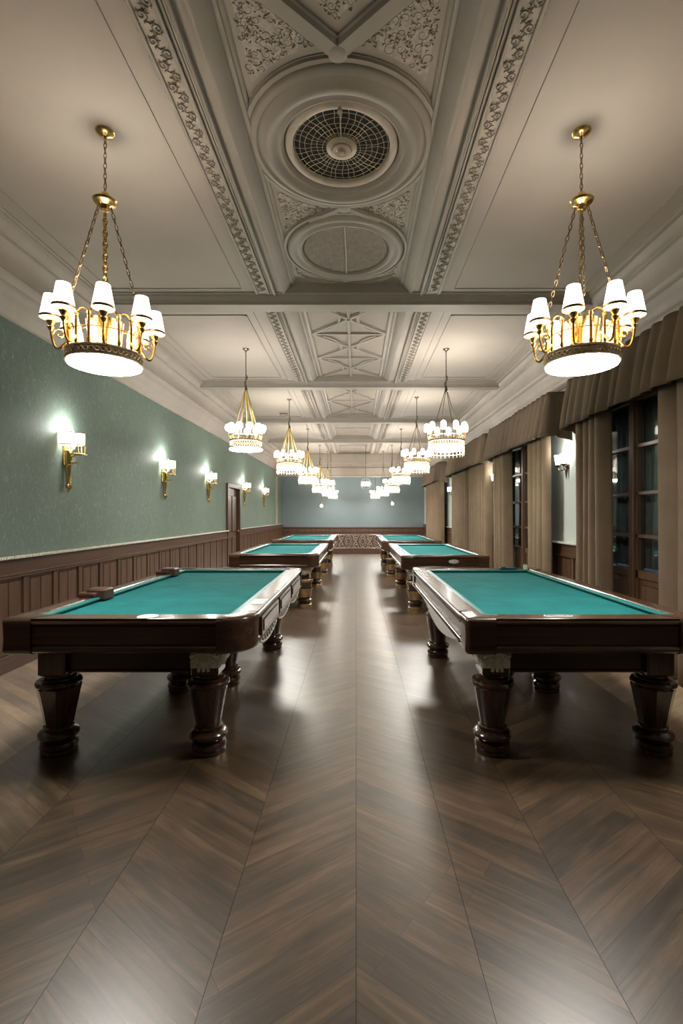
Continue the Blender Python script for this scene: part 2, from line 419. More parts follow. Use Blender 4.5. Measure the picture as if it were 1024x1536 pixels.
for i, (a, c_) in enumerate(bays):
    band(-1.02, .125, a, c_, 'trim_%d' % k, -1); k += 1
    band(.84, .125, a, c_, 'trim_%d' % k, 1); k += 1
    # thin bead frame around the big side panels
    m_ = MB(); w_ = .007
    for xa, xb in ((-2.68, -1.24), (1.06, 2.43)):
        for (p, q, r_, s_) in ((xa, xa+w_, a+.08, c_-.08), (xb-w_, xb, a+.08, c_-.08), (xa, xb, a+.08, a+.08+w_), (xa, xb, c_-.08-w_, c_-.08)):
            m_.box(p, q, r_, s_, CEIL-.008, CEIL)
        if i:
            g = .10
            for (p, q, r_, s_) in ((xa+g, xa+g+.03, a+.2, c_-.2), (xb-g-.03, xb-g, a+.2, c_-.2), (xa+g, xb-g, a+.2, a+.23), (xa+g, xb-g, c_-.23, c_-.2)):
                m_.box(p, q, r_, s_, CEIL-.012, CEIL, .004)
    struct(m_.build('trim_%d' % k, 'plaster_edge')); k += 1

# decorative relief of the centre strip
def rib(m_, p, q, wd, h=.03, z=RZ):
    dx, dy = q[0]-p[0], q[1]-p[1]; l = math.hypot(dx, dy); nx, ny = -dy/l, dx/l
    prof = [(-wd/2, 0), (-wd/2, -h*.4), (-wd*.38, -h*.45), (-wd*.3, -h), (wd*.3, -h), (wd*.38, -h*.45), (wd/2, -h*.4), (wd/2, 0)]
    m_.loft([[(P[0]+nx*d, P[1]+ny*d, z+e) for d, e in prof] for P in (p, q)], True)
def arc_rib(m_, c, r, a0, a1, wd, h=.03, n=20, z=RZ, clip=None, sy=1.0):
    prof = [(-wd/2, 0), (-wd/2, -h*.4), (-wd*.38, -h*.45), (-wd*.3, -h), (wd*.3, -h), (wd*.38, -h*.45), (wd/2, -h*.4), (wd/2, 0)]
    rings = []
    for i in range(n+1):
        a = a0 + (a1-a0)*i/n
        rings.append([(c[0]+(r+d)*cos(a), c[1]+(r+d)*sin(a)*sy, z+e) for d, e in prof])
    m_.loft(rings, True)
def scrolls(m_, inside, x0, x1, y0, y1, n, r=(.03, .07), th=.006, z=RZ-.006, seed=1):
    R = random.Random(seed); pts = []; t = 0
    while len(pts) < n and t < n*60:
        t += 1; x = R.uniform(x0, x1); y = R.uniform(y0, y1); rr = R.uniform(*r)
        if not inside(x, y, rr): continue
        if any(math.hypot(x-a, y-b_) < (rr+c_)*.8 for a, b_, c_ in pts): continue
        pts.append((x, y, rr))
        sp = spiral(x, y, rr*.9, 1.4, R.uniform(0, 6.3), R.choice((-1, 1)), 14)
        m_.tube([(p, q, z) for p, q in sp], [th*(1-.6*i/14) for i in range(15)], 4)
        for q in range(5):
            a = R.uniform(0, 6.3); px, py = x + rr*.95*cos(a), y + rr*.95*sin(a)
            if inside(px, py, .02):
                m_.tube([(px, py, z), (px+.5*rr*cos(a+.6), py+.5*rr*sin(a+.6), z-.003), (px+.8*rr*cos(a+1.3), py+.8*rr*sin(a+1.3), z)], [th*.5, th*1.1, th*.3], 4)
def rib_side(): pass

root = thing('trim_%d' % k, None, None, kind='structure'); k += 1
C1 = (SXC, 3.30); C2 = (SXC, 4.60); IX0, IX1 = SX0+.10, SX1-.10
# medallion one : concentric mouldings around the vent
MB().lathe([(.62, 0), (.62, -.03), (.60, -.045), (.575, -.05), (.565, -.035), (.55, -.035), (.52, -.075), (.50, -.08), (.47, -.075), (.455, -.05), (.44, -.045), (.415, -.06), (.40, -.05), (.385, -.01), (.385, .0)], (C1[0], C1[1], RZ), 64, cap=False).build('medallion_ring', 'plaster_edge', root, 60)
MB().lathe([(.545, 0), (.545, -.03), (.52, -.045), (.49, -.045), (.47, -.03), (.46, -.03), (.44, -.045), (.425, -.045), (.41, -.02), (.41, 0)], (C2[0], C2[1], RZ), 64, cap=False).build('medallion_ring', 'plaster_edge', root, 60)
m_ = MB()
for s in (-1, 1):
    rib(m_, (SXC, 2.62), (SXC+s*.60, 2.10), .12, .04)
    rib(m_, (SXC, 1.50), (SXC+s*.60, 2.02), .12, .04)
    # swept arcs between the two circles
    rib(m_, (SXC, 3.93), (SXC+s*.30, 3.80), .07, .03)
    rib(m_, (SXC+s*.0, 3.95), (SXC+s*.30, 4.14), .07, .03)
    rib(m_, (SXC, 5.13), (SXC+s*.25, 5.02), .06, .03)
    xx = SXC + s*.60
    rib(m_, (xx, 1.9), (xx, 5.1), .035, .02)
arc_rib(m_, (SXC, 3.30), .640, 0, 2*pi, .045, .03, 48)
arc_rib(m_, C2, .575, 0, 2*pi, .04, .028, 48)
for yy in (2.62, 1.50, 3.94, 5.13): m_.lathe([(.055, 0), (.055, -.036), (.040, -.044), (.02, -.048)], (SXC, yy, RZ), 16)
m_.build('strapwork', 'plaster_edge', root, 50)
f1 = lambda x, y, r: abs(x-SXC) < .53-r*.6 and math.hypot(x-C1[0], y-C1[1]) > .70+r*.6 and (2.62 - abs(x-SXC)*.87) < y-.06-r*.6 and y < 3.35 if y < 3.3 else False
f2 = lambda x, y, r: abs(x-SXC) < .53-r*.6 and math.hypot(x-C1[0], y-C1[1]) > .69+r*.6 and math.hypot(x-C2[0], y-C2[1]) > .56+r*.6 and 3.4 < y < 4.6
f3 = lambda x, y, r: abs(x-SXC) < .53-r*.6 and math.hypot(x-C2[0], y-C2[1]) > .56+r*.6 and 4.65 < y < 5.1-r
f4 = lambda x, y, r: y < 2.50 - abs(x-SXC)*.87 - r*1.2 and y > 1.62 + abs(x-SXC)*.87 + r
m_ = MB(); scrolls(m_, f1, SX0, SX1, 2.1, 3.4, 90, (.016, .04), .0038, seed=2)
scrolls(m_, f2, SX0, SX1, 3.4, 4.6, 80, (.014, .035), .0036, seed=3)
scrolls(m_, f3, SX0, SX1, 4.6, 5.1, 50, (.012, .03), .0036, seed=4)
scrolls(m_, f4, SX0, SX1, 1.6, 2.5, 60, (.02, .05), .0042, seed=5)
m_.build('scroll_relief', 'patina', root)
# toned grounds of the recessed panels (thin slabs)
m_ = MB().box(SX0+.11, SX1-.11, 1.5, 5.1, RZ-.004, RZ+.01)
m_.build('panel_ground', 'plaster', root)
def trislab(m_, pts, z0=RZ-.0075, z1=RZ+.0):
    n = len(pts); m_.add([(x, y, z0) for x, y in pts] + [(x, y, z1) for x, y in pts],
        [tuple(range(n)), tuple(range(2*n-1, n-1, -1))] + [(i, (i+1) % n, n+(i+1) % n, n+i) for i in range(n)])
def arcpts(c, r, a0, a1, n=10): return [(c[0]+r*cos(a0+(a1-a0)*i/n), c[1]+r*sin(a0+(a1-a0)*i/n)) for i in range(n+1)]
m_ = MB()
for s in (-1, 1):
    A = [(SXC+s*.52, 2.27), (SXC+s*.52, 2.85)] + [p for p in arcpts(C1, .70, (-.72 if s > 0 else pi+.72), (-1.15 if s > 0 else pi+1.15))]
    A = [(SXC+s*.52, 2.26)] + [(C1[0]+s*.70*sin(t), C1[1]-.70*cos(t)) for t in (.82, .7, .55, .42, .33)] + [(SXC+s*.20, 2.54)]
    trislab(m_, A)
    A = [(SXC+s*.52, 3.80)] + [(C1[0]+s*.70*sin(t), C1[1]+.70*cos(t)) for t in (.80, .65, .5, .36)] + [(C2[0]+s*.57*sin(t), C2[1]-.57*cos(t)) for t in (.45, .6, .8, 1.0, 1.13)]
    trislab(m_, A)
    A = [(SXC+s*.52, 5.09)] + [(C2[0]+s*.57*sin(t), C2[1]+.57*cos(t)) for t in (1.13, 1.0, .8, .65, .56)]
    trislab(m_, A)
trislab(m_, [(SXC, 1.66), (SXC+.46, 2.06), (SXC, 2.46), (SXC-.46, 2.06)])
m_.build('toned_ground', plain('toned plaster', (.42, .37, .31), .8, sc=30, var=.22, bmp=.2), root)
# second medallion: fine woven grille with a centre rib and pointed arcs
m_ = MB().lathe([(.405, -.004), (.405, -.012), (.39, -.012)], (C2[0], C2[1], RZ), 48)
m_.build('woven_ground', 'patina', root)
m_ = MB()
for i in range(-19, 20):
    d = i*.0205; hh = math.sqrt(max(0, .395**2 - d*d))
    if hh > .02:
        m_.box(SXC+d-.003, SXC+d+.003, C2[1]-hh, C2[1]+hh, RZ-.018, RZ-.010)
        m_.box(SXC-hh, SXC+hh, C2[1]+d-.003, C2[1]+d+.003, RZ-.020, RZ-.012)
m_.box(SXC-.008, SXC+.008, C2[1]-.42, C2[1]+.42, RZ-.028, RZ-.01)
for s in (-1, 1): arc_rib(m_, (SXC+s*.18, C2[1]+.28), .36, pi/2 + s*.5, pi/2 - s*1.0, .016, .025)
m_.build('woven_relief', 'relief', root)

# later bays: centre rib, crossing straps and toned grounds
woven = None
m, N, L, B = new_mat('woven plaster'); M['woven'] = m
v = coords(N, L, (1, 1, 1)); ck = N.new('ShaderNodeTexChecker'); ck.inputs['Scale'].default_value = 55; L.new(v, ck.inputs['Vector'])
ck.inputs[1].default_value = rgb((.36, .31, .26)); ck.inputs[2].default_value = rgb((.25, .21, .17)); L.new(ck.outputs[0], B.inputs['Base Color'])
B.inputs['Roughness'].default_value = .8; bump(N, L, B, ck.outputs['Fac'], .4)
for i, (a, c_) in enumerate(bays[1:]):
    root = thing('trim_%d' % k, None, None, kind='structure'); k += 1
    MB().box(SX0+.14, SX1-.14, a+.06, c_-.06, RZ-.006, RZ+.01).build('toned_ground', 'woven', root)
    m_ = MB(); n = 3 if i == 0 else 2; hgt = (c_-a)/n; hw = .52
    for s in (-1, 1):
        rib(m_, (SXC+s*.54, a), (SXC+s*.54, c_), .06, .03)
        for j in range(n):
            y0, y1 = a+j*hgt, a+(j+1)*hgt; ym = (y0+y1)/2
            if i < 2:
                rib(m_, (SXC-s*hw, y0), (SXC+s*hw, y1), .065, .035)
                arc_rib(m_, (SXC+s*.62, ym), .50, pi/2 + s*(pi/2-1.05), pi/2 + s*(pi/2+1.05), .05, .03)
            rib(m_, (SXC-hw if s < 0 else SXC, y1), (SXC if s < 0 else SXC+hw, y1), .06, .034)
    if i < 2: rib(m_, (SXC, a), (SXC, c_), .05, .032)
    rib(m_, (SXC-hw, a+.03), (SXC+hw, a+.03), .06, .034)
    m_.build('strapwork', 'plaster_edge', root, 50)

# round brass vent in the first medallion
v_ = thing('ceiling_vent', 'round dark vent with a radiating brass grille in the carved ceiling medallion', 'vent', (C1[0], C1[1], RZ))
MB().lathe([(.385, 0), (.385, -.03), (.375, -.045), (.35, -.05), (.335, -.045), (.33, -.03), (.33, 0)], n=48, cap=False).build('vent_rim', plain('vent rim', (.47, .40, .32), .5, sc=10), v_, 60)
MB().lathe([(.332, -.002), (.332, -.012)], n=48).build('vent_back', 'dark', v_)
m_ = MB(); R = random.Random(3)
for j in range(36):
    a = j*pi/18 + R.uniform(-.03, .03); pts = []
    for i in range(7):
        r_ = .09 + .24*i/6; da = .035*sin(i*1.3 + j)
        pts.append((r_*cos(a+da), r_*sin(a+da), -.028))
    m_.tube(pts, .0019, 4)
for r_ in (.13, .17, .21, .25, .29, .32):
    m_.tube([((r_+.003*sin(5*t+r_*90))*cos(t), (r_+.003*sin(5*t+r_*90))*sin(t), -.028) for t in [2*pi*q/60 for q in range(60)]], .0019, 4, closed=True)
m_.build('grille', plain('pale grille', (.50, .44, .28), .45, .35, sc=30), v_)
MB().lathe([(.105, -.012), (.105, -.035), (.09, -.045), (.07, -.045), (.065, -.055), (.045, -.06), (.03, -.055), (.02, -.07), (.005, -.072)], n=32).build('hub', plain('vent hub', (.42, .34, .25), .4, .3, sc=10), v_)
MB().tube([(0, -.345, -.04), (0, -.36, -.09)], [.012, .016], 8).tube([(0, -.34, -.055), (.0, -.2, -.055), (0, -.11, -.05)], .004, 5).build('catch', 'relief', v_)

# ------------------------------------------------------------------ windows
for i, c in enumerate(WINS):
    root = thing('window_%d' % (i+1), None, None, (XR, c, 0), kind='structure')
    m_ = MB(); fw = .07
    m_.box(.02, .12, -WW, -WW+fw, 0, WTOP, .006).box(.02, .12, WW-fw, WW, 0, WTOP, .006).box(.02, .12, -WW+fw, WW-fw, WTOP-fw, WTOP, .006)
    m_.box(.0, .12, -.045, .045, 0, WTOP-fw, .008)
    for z in (.81, 1.22, 1.68, 2.19):
        for s in (-1, 1):
            y0, y1 = sorted((s*.045, s*(WW-fw)))
            h_ = .045 if z < 1 else .020
            m_.box(.03, .10, y0, y1, z-h_, z+h_, .004)
    for s in (-1, 1):
        y0, y1 = sorted((s*.045, s*(WW-fw)))
        m_.box(.03, .10, y0, y1, 0, .14, .004)
        m_.box(.03, .10, y0, y0+.035, .14, WTOP-fw).box(.03, .10, y1-.035, y1, .14, WTOP-fw)
    m_.build('window_frame', 'window_wood', root)
    for s in (-1, 1):
        y0, y1 = sorted((s*.045, s*(WW-fw)))
        MB().box(.05, .08, y0+.03, y1-.03, .14, .77).box(.035, .055, y0+.09, y1-.09, .20, .70, .008).build('lower_panel', 'window_wood', root)
        zs = [.85, 1.22, 1.68, 2.19, WTOP-fw]
        for z0, z1 in zip(zs, zs[1:]):
            MB().box(.062, .068, y0+.03, y1-.03, z0-.01, z1).build('pane', 'glass', root, 0)
    nv = []; nf = []; nn = 90
    for z in (.86, WTOP): nv += [(.20 + .022*sin(q*.9) + .012*sin(q*.37), -WW+.03 + (2*WW-.06)*q/nn, z) for q in range(nn+1)]
    nf = [(q, q+1, nn+2+q, nn+1+q) for q in range(nn)]
    nc = MB().add(nv, nf).build('net_curtain', 'net', root, 80); md = nc.modifiers.new('thickness', 'SOLIDIFY'); md.thickness = .002
    # casing round the opening
    MB().box(-.02, .02, -WW-.09, -WW, 0, WTOP+.08, .006).box(-.02, .02, WW, WW+.09, 0, WTOP+.08, .006).box(-.02, .02, -WW, WW, WTOP, WTOP+.08, .006).build('casing', 'window_wood', root)

# ------------------------------------------------------------------ curtains and valances
def curtain(y0, y1, x, label, folds, amp=.10, seed=1, ztop=2.72):
    R = random.Random(seed); n = folds*18; ph = [R.uniform(-.5, .5) for _ in range(folds+2)]; am = [R.uniform(.6, 1.25) for _ in range(folds+2)]
    rows = 14; vs = []; fs = []
    for r_ in range(rows+1):
        t = r_/rows; z = .015 + (ztop-.015)*t
        for i in range(n+1):
            u = i/n; kf = int(u*folds); a = am[kf]*(1-(u*folds-kf)) + am[kf+1]*(u*folds-kf)
            xx = x - .07 + amp*1.7*a*(1-abs(sin(pi*folds*u + ph[kf]*.15*(1-t)))**.9) * (.8 + .2*(1-t)) + .008*sin(9*u + 3*t)
            yy = y0 + (y1-y0)*(u - .10*sin(2*pi*folds*u + ph[kf]*.3*(1-t))/folds) + .012*(1-t)*sin(5*u*pi)
            vs.append((xx, yy, z))
    for r_ in range(rows):
        for i in range(n):
            a = r_*(n+1)+i; fs.append((a, a+1, a+n+2, a+n+1))
    m_ = MB().add(vs, fs); o = m_.build('curtain', 'curtain', None, 80)
    md = o.modifiers.new('thickness', 'SOLIDIFY'); md.thickness = .006
    return tag(o, label, 'curtain', 'long taupe curtains on the window side')
def valance(c, hw, label, seed=1, xf=2.68, z0=2.56, z1=3.17):
    R = random.Random(seed); path = []
    n1 = 10; n2 = int(hw*2/.028)
    for i in range(n1): path.append((XR-.02 - (XR-.02-xf-.03)*i/n1, c-hw, 0))
    for i in range(n2+1): path.append((xf, c-hw+.03 + (2*hw-.06)*i/n2, 1))
    for i in range(n1): path.append((xf+.03 + (XR-.02-xf-.03)*(i+1)/n1, c+hw, 0))
    folds = max(8, round(hw*2/.17)); vs = []; fs = []; rows = 8; n = len(path)
    prm = [(R.uniform(.4, 1.3), R.uniform(-.6, .6)) for _ in range(folds*2+9)]
    for r_ in range(rows+1):
        t = r_/rows
        for i, (x, y, fr_) in enumerate(path):
            u = i/(n-1)*folds; kf = int(u); A, P_ = prm[kf]; A2, P2 = prm[kf+1]; q = u-kf; A = A*(1-q)+A2*q; P_ = P_*(1-q)+P2*q
            s_ = sin(2*pi*u + P_); fold = abs(sin(pi*u + P_*.5))**.55
            d = .10*A*fold*(1-.45*t) + .03*(1-t)**1.2 + .0
            z = z0 + (z1-z0)*t - (1-t)*.015*fold
            if fr_: vs.append((x - d + .05*t*t, y, z))
            else: vs.append((x, y + (-1 if y < c else 1)*(d - .03*t*t), z - (1-t)*.10*abs(x-xf)/.36))
    for r_ in range(rows):
        for i in range(n-1):
            a = r_*n+i; fs.append((a, a+1, a+n+1, a+n))
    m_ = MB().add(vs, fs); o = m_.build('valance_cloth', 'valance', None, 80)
    md = o.modifiers.new('thickness', 'SOLIDIFY'); md.thickness = .008
    root = thing('valance', label, 'valance', (0, 0, 0), 'pleated taupe valances above the windows')
    o.parent = root
    MB().box(xf+.05, XR, c-hw+.03, c+hw-.03, z1-.035, z1-.005).build('pelmet_board', 'window_wood', root)
    MB().tube([(2.84, c-hw+.04, 2.745), (2.84, c+hw-.04, 2.745)], .014, 8).build('curtain_rod', 'window_wood', root)
    return root
valance(4.72, 1.44, 'nearest taupe pleated valance, running out of the photo at the upper right', 1)
valance(8.20, 1.50, 'taupe pleated valance over the second window from the front, above the two-light sconce gap', 2)
valance(12.0, 1.85, 'third taupe pleated valance from the front, over closely drawn curtains', 3)
valance(17.2, 1.65, 'farthest taupe pleated valance, beside the far blue grey wall', 4)
curtain(3.42, 4.42, 2.80, 'taupe curtain at the right edge of the photo, near side of the nearest window', 4, seed=1)
curtain(5.40, 6.02, 2.80, 'taupe curtain on the far side of the nearest window, behind the right front table', 4, seed=2)
curtain(6.95, 7.72, 2.80, 'taupe curtain on the near side of the second window, left of the two-light sconce', 4, seed=3)
curtain(8.92, 9.62, 2.80, 'pale taupe curtain on the far side of the second window', 4, seed=4)
curtain(10.2, 11.7, 2.80, 'wide many-folded taupe curtain on the near side of the third window', 8, seed=5)
curtain(12.1, 13.8, 2.80, 'many-folded taupe curtain on the far side of the third window', 9, seed=6)
curtain(15.6, 17.0, 2.80, 'taupe curtain on the near side of the farthest window', 10, seed=7)
curtain(17.2, 18.8, 2.80, 'farthest taupe curtain, next to the far wall', 11, seed=8)

# ------------------------------------------------------------------ billiard tables
def rring(x0, x1, y0, y1, Rs, d, n=10):
    """closed outline offset inwards by d, corner order: (x1,y0) (x1,y1) (x0,y1) (x0,y0)"""
    X0, X1, Y0, Y1 = x0+d, x1-d, y0+d, y1-d; pts = []
    for (cx, cy, sx, sy, a0), R_ in zip(((X1, Y0, -1, 1, -pi/2), (X1, Y1, -1, -1, 0), (X0, Y1, 1, -1, pi/2), (X0, Y0, 1, 1, pi)), Rs):
        r = max(R_-d, .002); ox, oy = cx+sx*r, cy+sy*r
        for i in range(n+1):
            a = a0 + pi/2*i/n; pts.append((ox + r*cos(a), oy + r*sin(a)))
    return pts
RAILP = [(.125, .845), (.118, .852), (.022, .853), (.008, .848), (.0, .836), (.004, .824), (.014, .818), (.018, .812), (.018, .700), (.012, .694),
         (.004, .688), (-.002, .678), (-.002, .668), (.006, .660), (.016, .654), (.03, .650), (.10, .650), (.125, .70)]
def make_table(x0, x1, y0, y1, legs, side, Rs, label, first=True, brass=False):
    """side=+1: the aisle is on the +x side of the table"""
    cx, cy = (x0+x1)/2, (y0+y1)/2
    root = thing('billiard_table', label, 'billiard table', (cx, cy, 0), 'billiard tables in two rows')
    x0 -= cx; x1 -= cx; y0 -= cy; y1 -= cy
    xa = x1 if side > 0 else x0           # aisle edge
    # rail frame
    m_ = MB(); rings = [[(p, q, z) for p, q in rring(x0, x1, y0, y1, Rs, d)] for d, z in RAILP]
    m_.loft(rings + [rings[0]], False); m_.build('rail_frame', 'wood_rail_y' if not first else 'wood_rail', root, 40)
    # aisle rail cap and face strip, grain along the table
    s = side
    m_ = MB(); xx0, xx1 = sorted((xa - s*.003, xa - s*.12)); m_.box(xx0, xx1, y0+.22, y1-.12, .851, .856, .002)
    m_.build('rail_cap', 'wood_rail_y', root)
    m_ = MB(); m_.box(x0+.17, x1-.17, y0+.004, y0+.12, .851, .8565, .002); m_.build('end_rail_cap', 'wood_rail', root)
    m_ = MB(); m_.box(x0+.16, x1-.17 , y0+.010, y0+.03, .704, .810, .003); m_.build('end_rail_face', 'wood_table', root)
    m_ = MB(); m_.box(*sorted((xa - s*.010, xa - s*.03)), y0+.18, y1-.15, .704, .810, .003); m_.build('side_rail_face', 'wood_table', root)
    # corner caps
    for i, (sx, sy, R_) in enumerate(((1, -1, Rs[0]), (1, 1, Rs[1]), (-1, 1, Rs[2]), (-1, -1, Rs[3]))):
        pts = []
        full = rring(x0, x1, y0, y1, Rs, 0)
        ext = max(.0, .17 - R_)
        def outline(d):
            seg = rring(x0, x1, y0, y1, Rs, d)[i*11:(i+1)*11]
            # extend both ends along the rails
            a0 = -pi/2 + i*pi/2
            t0 = (-cos(a0+pi/2), -sin(a0+pi/2)); t1 = (cos(a0+pi), sin(a0+pi))
            return [(seg[0][0] + t0[0]*ext, seg[0][1] + t0[1]*ext)] + seg + [(seg[-1][0] + t1[0]*ext, seg[-1][1] + t1[1]*ext)]
        prof = [(.121, .846), (.118, .857), (.022, .858), (.005, .852), (-.004, .838), (-.002, .80), (.0, .73), (-.004, .68), (-.004, .664), (.004, .653), (.018, .647), (.06, .647)]
        MB().loft([[(p, q, z) for p, q in outline(d)] for d, z in prof], False, False).build('corner_cap', 'wood_table', root, 40)
    # bed, cloth, cushions
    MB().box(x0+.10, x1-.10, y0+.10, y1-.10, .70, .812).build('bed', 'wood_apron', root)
    MB().box(x0+.12, x1-.12, y0+.12, y1-.12, .812, .818).build('playing_cloth', 'felt', root)
    cp = [(0, .846), (.035, .850), (.048, .846), (.050, .838), (.030, .818), (0, .818)]
    i0, i1, j0, j1 = x0+.12, x1-.12, y0+.12, y1-.12
    for q, (sx) in enumerate((1, -1)):
        base = i0 if sx > 0 else i1
        m_ = MB().extrude_y([(base + sx*d, z) for d, z in cp], j0+.03, j1-.03); m_.build('cushion', 'cushion', root)
        base = j0 if sx > 0 else j1
        m_ = MB().extrude_x([(base + sx*d, z) for d, z in cp], i0+.03, i1-.03); m_.build('cushion', 'cushion', root)
    # apron
    a = .13
    m_ = MB()
    lx = sorted(l[0]-cx for l in legs); ly = sorted(l[1]-cy for l in legs); ax0, ax1, ay0, ay1 = lx[0]-.05, lx[-1]+.05, ly[0]-.04, ly[-1]+.04
    m_.box(ax0, ax1, ay0, ay0+.04, .492, .655, .003).box(ax0, ax1, ay1-.04, ay1, .492, .655, .003).box(ax0, ax0+.04, ay0+.04, ay1-.04, .492, .655).box(ax1-.04, ax1, ay0+.04, ay1-.04, .492, .655)
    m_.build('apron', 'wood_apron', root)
    MB().box(ax0, ax1, ay0-.008, ay0+.002, .492, .507, .003).build('apron_bead', 'wood_table', root)
    # legs
    for (gx, gy, kind) in legs:
        px, py = gx-cx, gy-cy
        inner = (gx-cx)*side > 0.25
        m_ = MB(); bh = .083 if kind != 'mid' else .06
        m_.box(px-bh, px+bh, py-bh, py+bh, .478, .65, .008)
        n = 8 if (kind == 'end' and not inner) else 28
        m_.lathe([(.072, .482), (.080, .475), (.080, .466), (.098, .455), (.100, .447), (.122, .440), (.129, .428), (.129, .418), (.120, .408), (.116, .398)], (px, py, 0), 28)
        m_.lathe([(.118, .402), (.112, .37), (.074, .162)] if n > 8 else [(.126, .402), (.118, .37), (.078, .162)], (px, py, 0), n, pi/8)
        m_.lathe([(.078, .165), (.086, .160), (.088, .152), (.080, .146), (.082, .142), (.104, .132), (.115, .118), (.116, .105), (.106, .090), (.088, .080), (.086, .074), (.100, .066), (.108, .052), (.108, .038), (.100, .026), (.102, .018), (.104, .008), (.098, 0)], (px, py, 0), 28)
        lg = m_.build('leg', 'wood_leg', root, 30)
        if brass and inner:
            MB().lathe([(.13, .40), (.134, .41), (.134, .435), (.128, .444)], (px, py, 0), 24, cap=False).lathe([(.121, .30), (.10, .165)], (px, py, 0), 24, cap=False).lathe([(.112, .0), (.112, .05), (.09, .07)], (px, py, 0), 24).build('brass_sleeve', 'sleeve', lg)
        if inner and kind == 'end':
            # carved acanthus plate on the block of the aisle leg
            om = MB(); fy = py - bh - .008; R = random.Random(int(abs(px*100)))
            x_c = px; zt, zb = .645, .50
            om.box(x_c-.082, x_c+.082, fy, fy+.012, zb+.03, zt, .003)
            for j in range(9):
                an = radians(-72 + j*18); bx_, bz = x_c, zt-.01
                ln = .115*(1 - .12*abs(sin(an))) + .01*(j % 2)
                ex, ez = bx_ + ln*sin(an)*.8, bz - ln*cos(an)*1.05
                om.tube([(bx_+.02*sin(an), fy-.002, bz-.02*cos(an)), ((bx_+ex)/2, fy-.010, (bz+ez)/2), (ex, fy-.006, ez), (ex+.008*sin(an), fy-.001, ez+.006)], [.006, .013, .010, .004], 6)
            for j in range(4):
                xq = x_c-.06+.04*j; om.tube([(xq, fy-.004, zt-.008), (xq+.018, fy-.012, zt-.02), (xq+.008, fy-.006, zt-.034)], [.006, .009, .004], 6)
            fx = px + s*(bh+.008)
            om.box(*sorted((fx, fx-s*.012)), py-.082, py+.082, zb+.03, zt, .003)
            for j in range(9):
                an = radians(-72 + j*18); ln = .115
                om.tube([(fx+s*.002, py+.02*sin(an), zt-.03*cos(an)), (fx+s*.010, py+.5*ln*sin(an)*.8, zt-.5*ln*cos(an)), (fx+s*.004, py+ln*sin(an)*.8, zt-ln*cos(an))], [.006, .013, .005], 6)
            om.build('carved_ornament', 'silver', lg, 60)
    return root, (x0, x1, y0, y1)

Y1a, Y1b = 2.74, 5.40
def legset(xi, xo, y0, y1, xm=None):
    L_ = [(xi, y0+.22, 'end'), (xo, y0+.22, 'end'), (xi, y1-.46, 'end'), (xo, y1-.46, 'end')]
    if xm is not None: L_ += [(xm[0], y0+1.25, 'mid'), (xm[1], y0+1.38, 'mid')]
    return L_
tl, el = make_table(-2.03, -.60, Y1a, Y1b, legset(-.91, -1.83, Y1a, Y1b+.28, (-1.45, -1.10)), 1, (.20, .16, .03, .03), 'left front billiard table with two leather pads on its wall-side rail')
trr, er = make_table(.63, 2.02, Y1a, Y1b, legset(.84, 1.83, Y1a, Y1b, (1.58, 1.24)), -1, (.03, .03, .04, .03), 'right front billiard table with a white oval plate on its front rail')
# special fittings of the left front table
x0, x1, y0, y1 = el
for yy in (3.56, 4.90):
    q = yy-(Y1a+Y1b)/2
    b = MB().box(x0+.06, x0+.205, q-.070, q+.070, .822, .908, .012); b.box(x0+.02, x0+.15, q-.10, q+.10, .85, .885, .008)
    b.build('leather_pad', 'leather', tl)
b = MB()
for j, (a, c_) in enumerate(((.30, .95), (1.02, 1.62), (1.70, 2.35))):
    b.box(x1-.014, x1+.006, y0+a, y0+c_, .68, .805, .006); b.box(x1-.0, x1+.012, y0+a+.04, y0+c_-.04, .705, .78, .005)
b.build('side_panel', 'wood_rail_y', tl)
b = MB()
for a in (.30, 1.02, 1.70):
    w_ = .62; pts = [(x1-.01, y0+a+w_*t, .648 - .045*sin(pi*t)**.7) for t in [i/16 for i in range(17)]]
    b.tube(pts, .008, 6)
    for t in range(1, 16, 2): b.tube([(x1-.012, y0+a+w_*t/16, .652), (x1-.004, y0+a+w_*t/16, .648-.04*sin(pi*t/16)**.7)], [.009, .005], 5)
b.build('silver_trim', 'silver', tl)
MB().lathe([(.060, 0), (.060, .0015), (.056, .0025)], (.10, y0+.062, .8565), 32).build('white_inlay', 'white_label', tl)
MB().box(x1-.105, x1-.02, y0+.45, y0+.62, .856, .8590, .001).build('rail_white_patch', 'white_label', tl)  # flat white patch on the aisle rail top
# plate on the right front table : an oval with a raised band
x0, x1, y0, y1 = er
b = MB(); b.loft([[(x0+.55+.085*r_*cos(t), y0+.065+.038*r_*sin(t), z) for t in [2*pi*i/40 for i in range(40)]] for r_, z in ((1, .8565), (1, .8595), (.96, .861))])
pl = b.build('oval_plate', 'white_label', trr)
b = MB(); b.tube([(x0+.55+.072*cos(t), y0+.065+.028*sin(t), .862) for t in [2*pi*i/40 for i in range(40)]], .0012, 4, closed=True)
for i in range(-4, 5): b.box(x0+.55+i*.011-.003, x0+.55+i*.011+.003, y0+.058, y0+.072, .861, .8625)
b.build('plate_marks', 'bronze', pl)
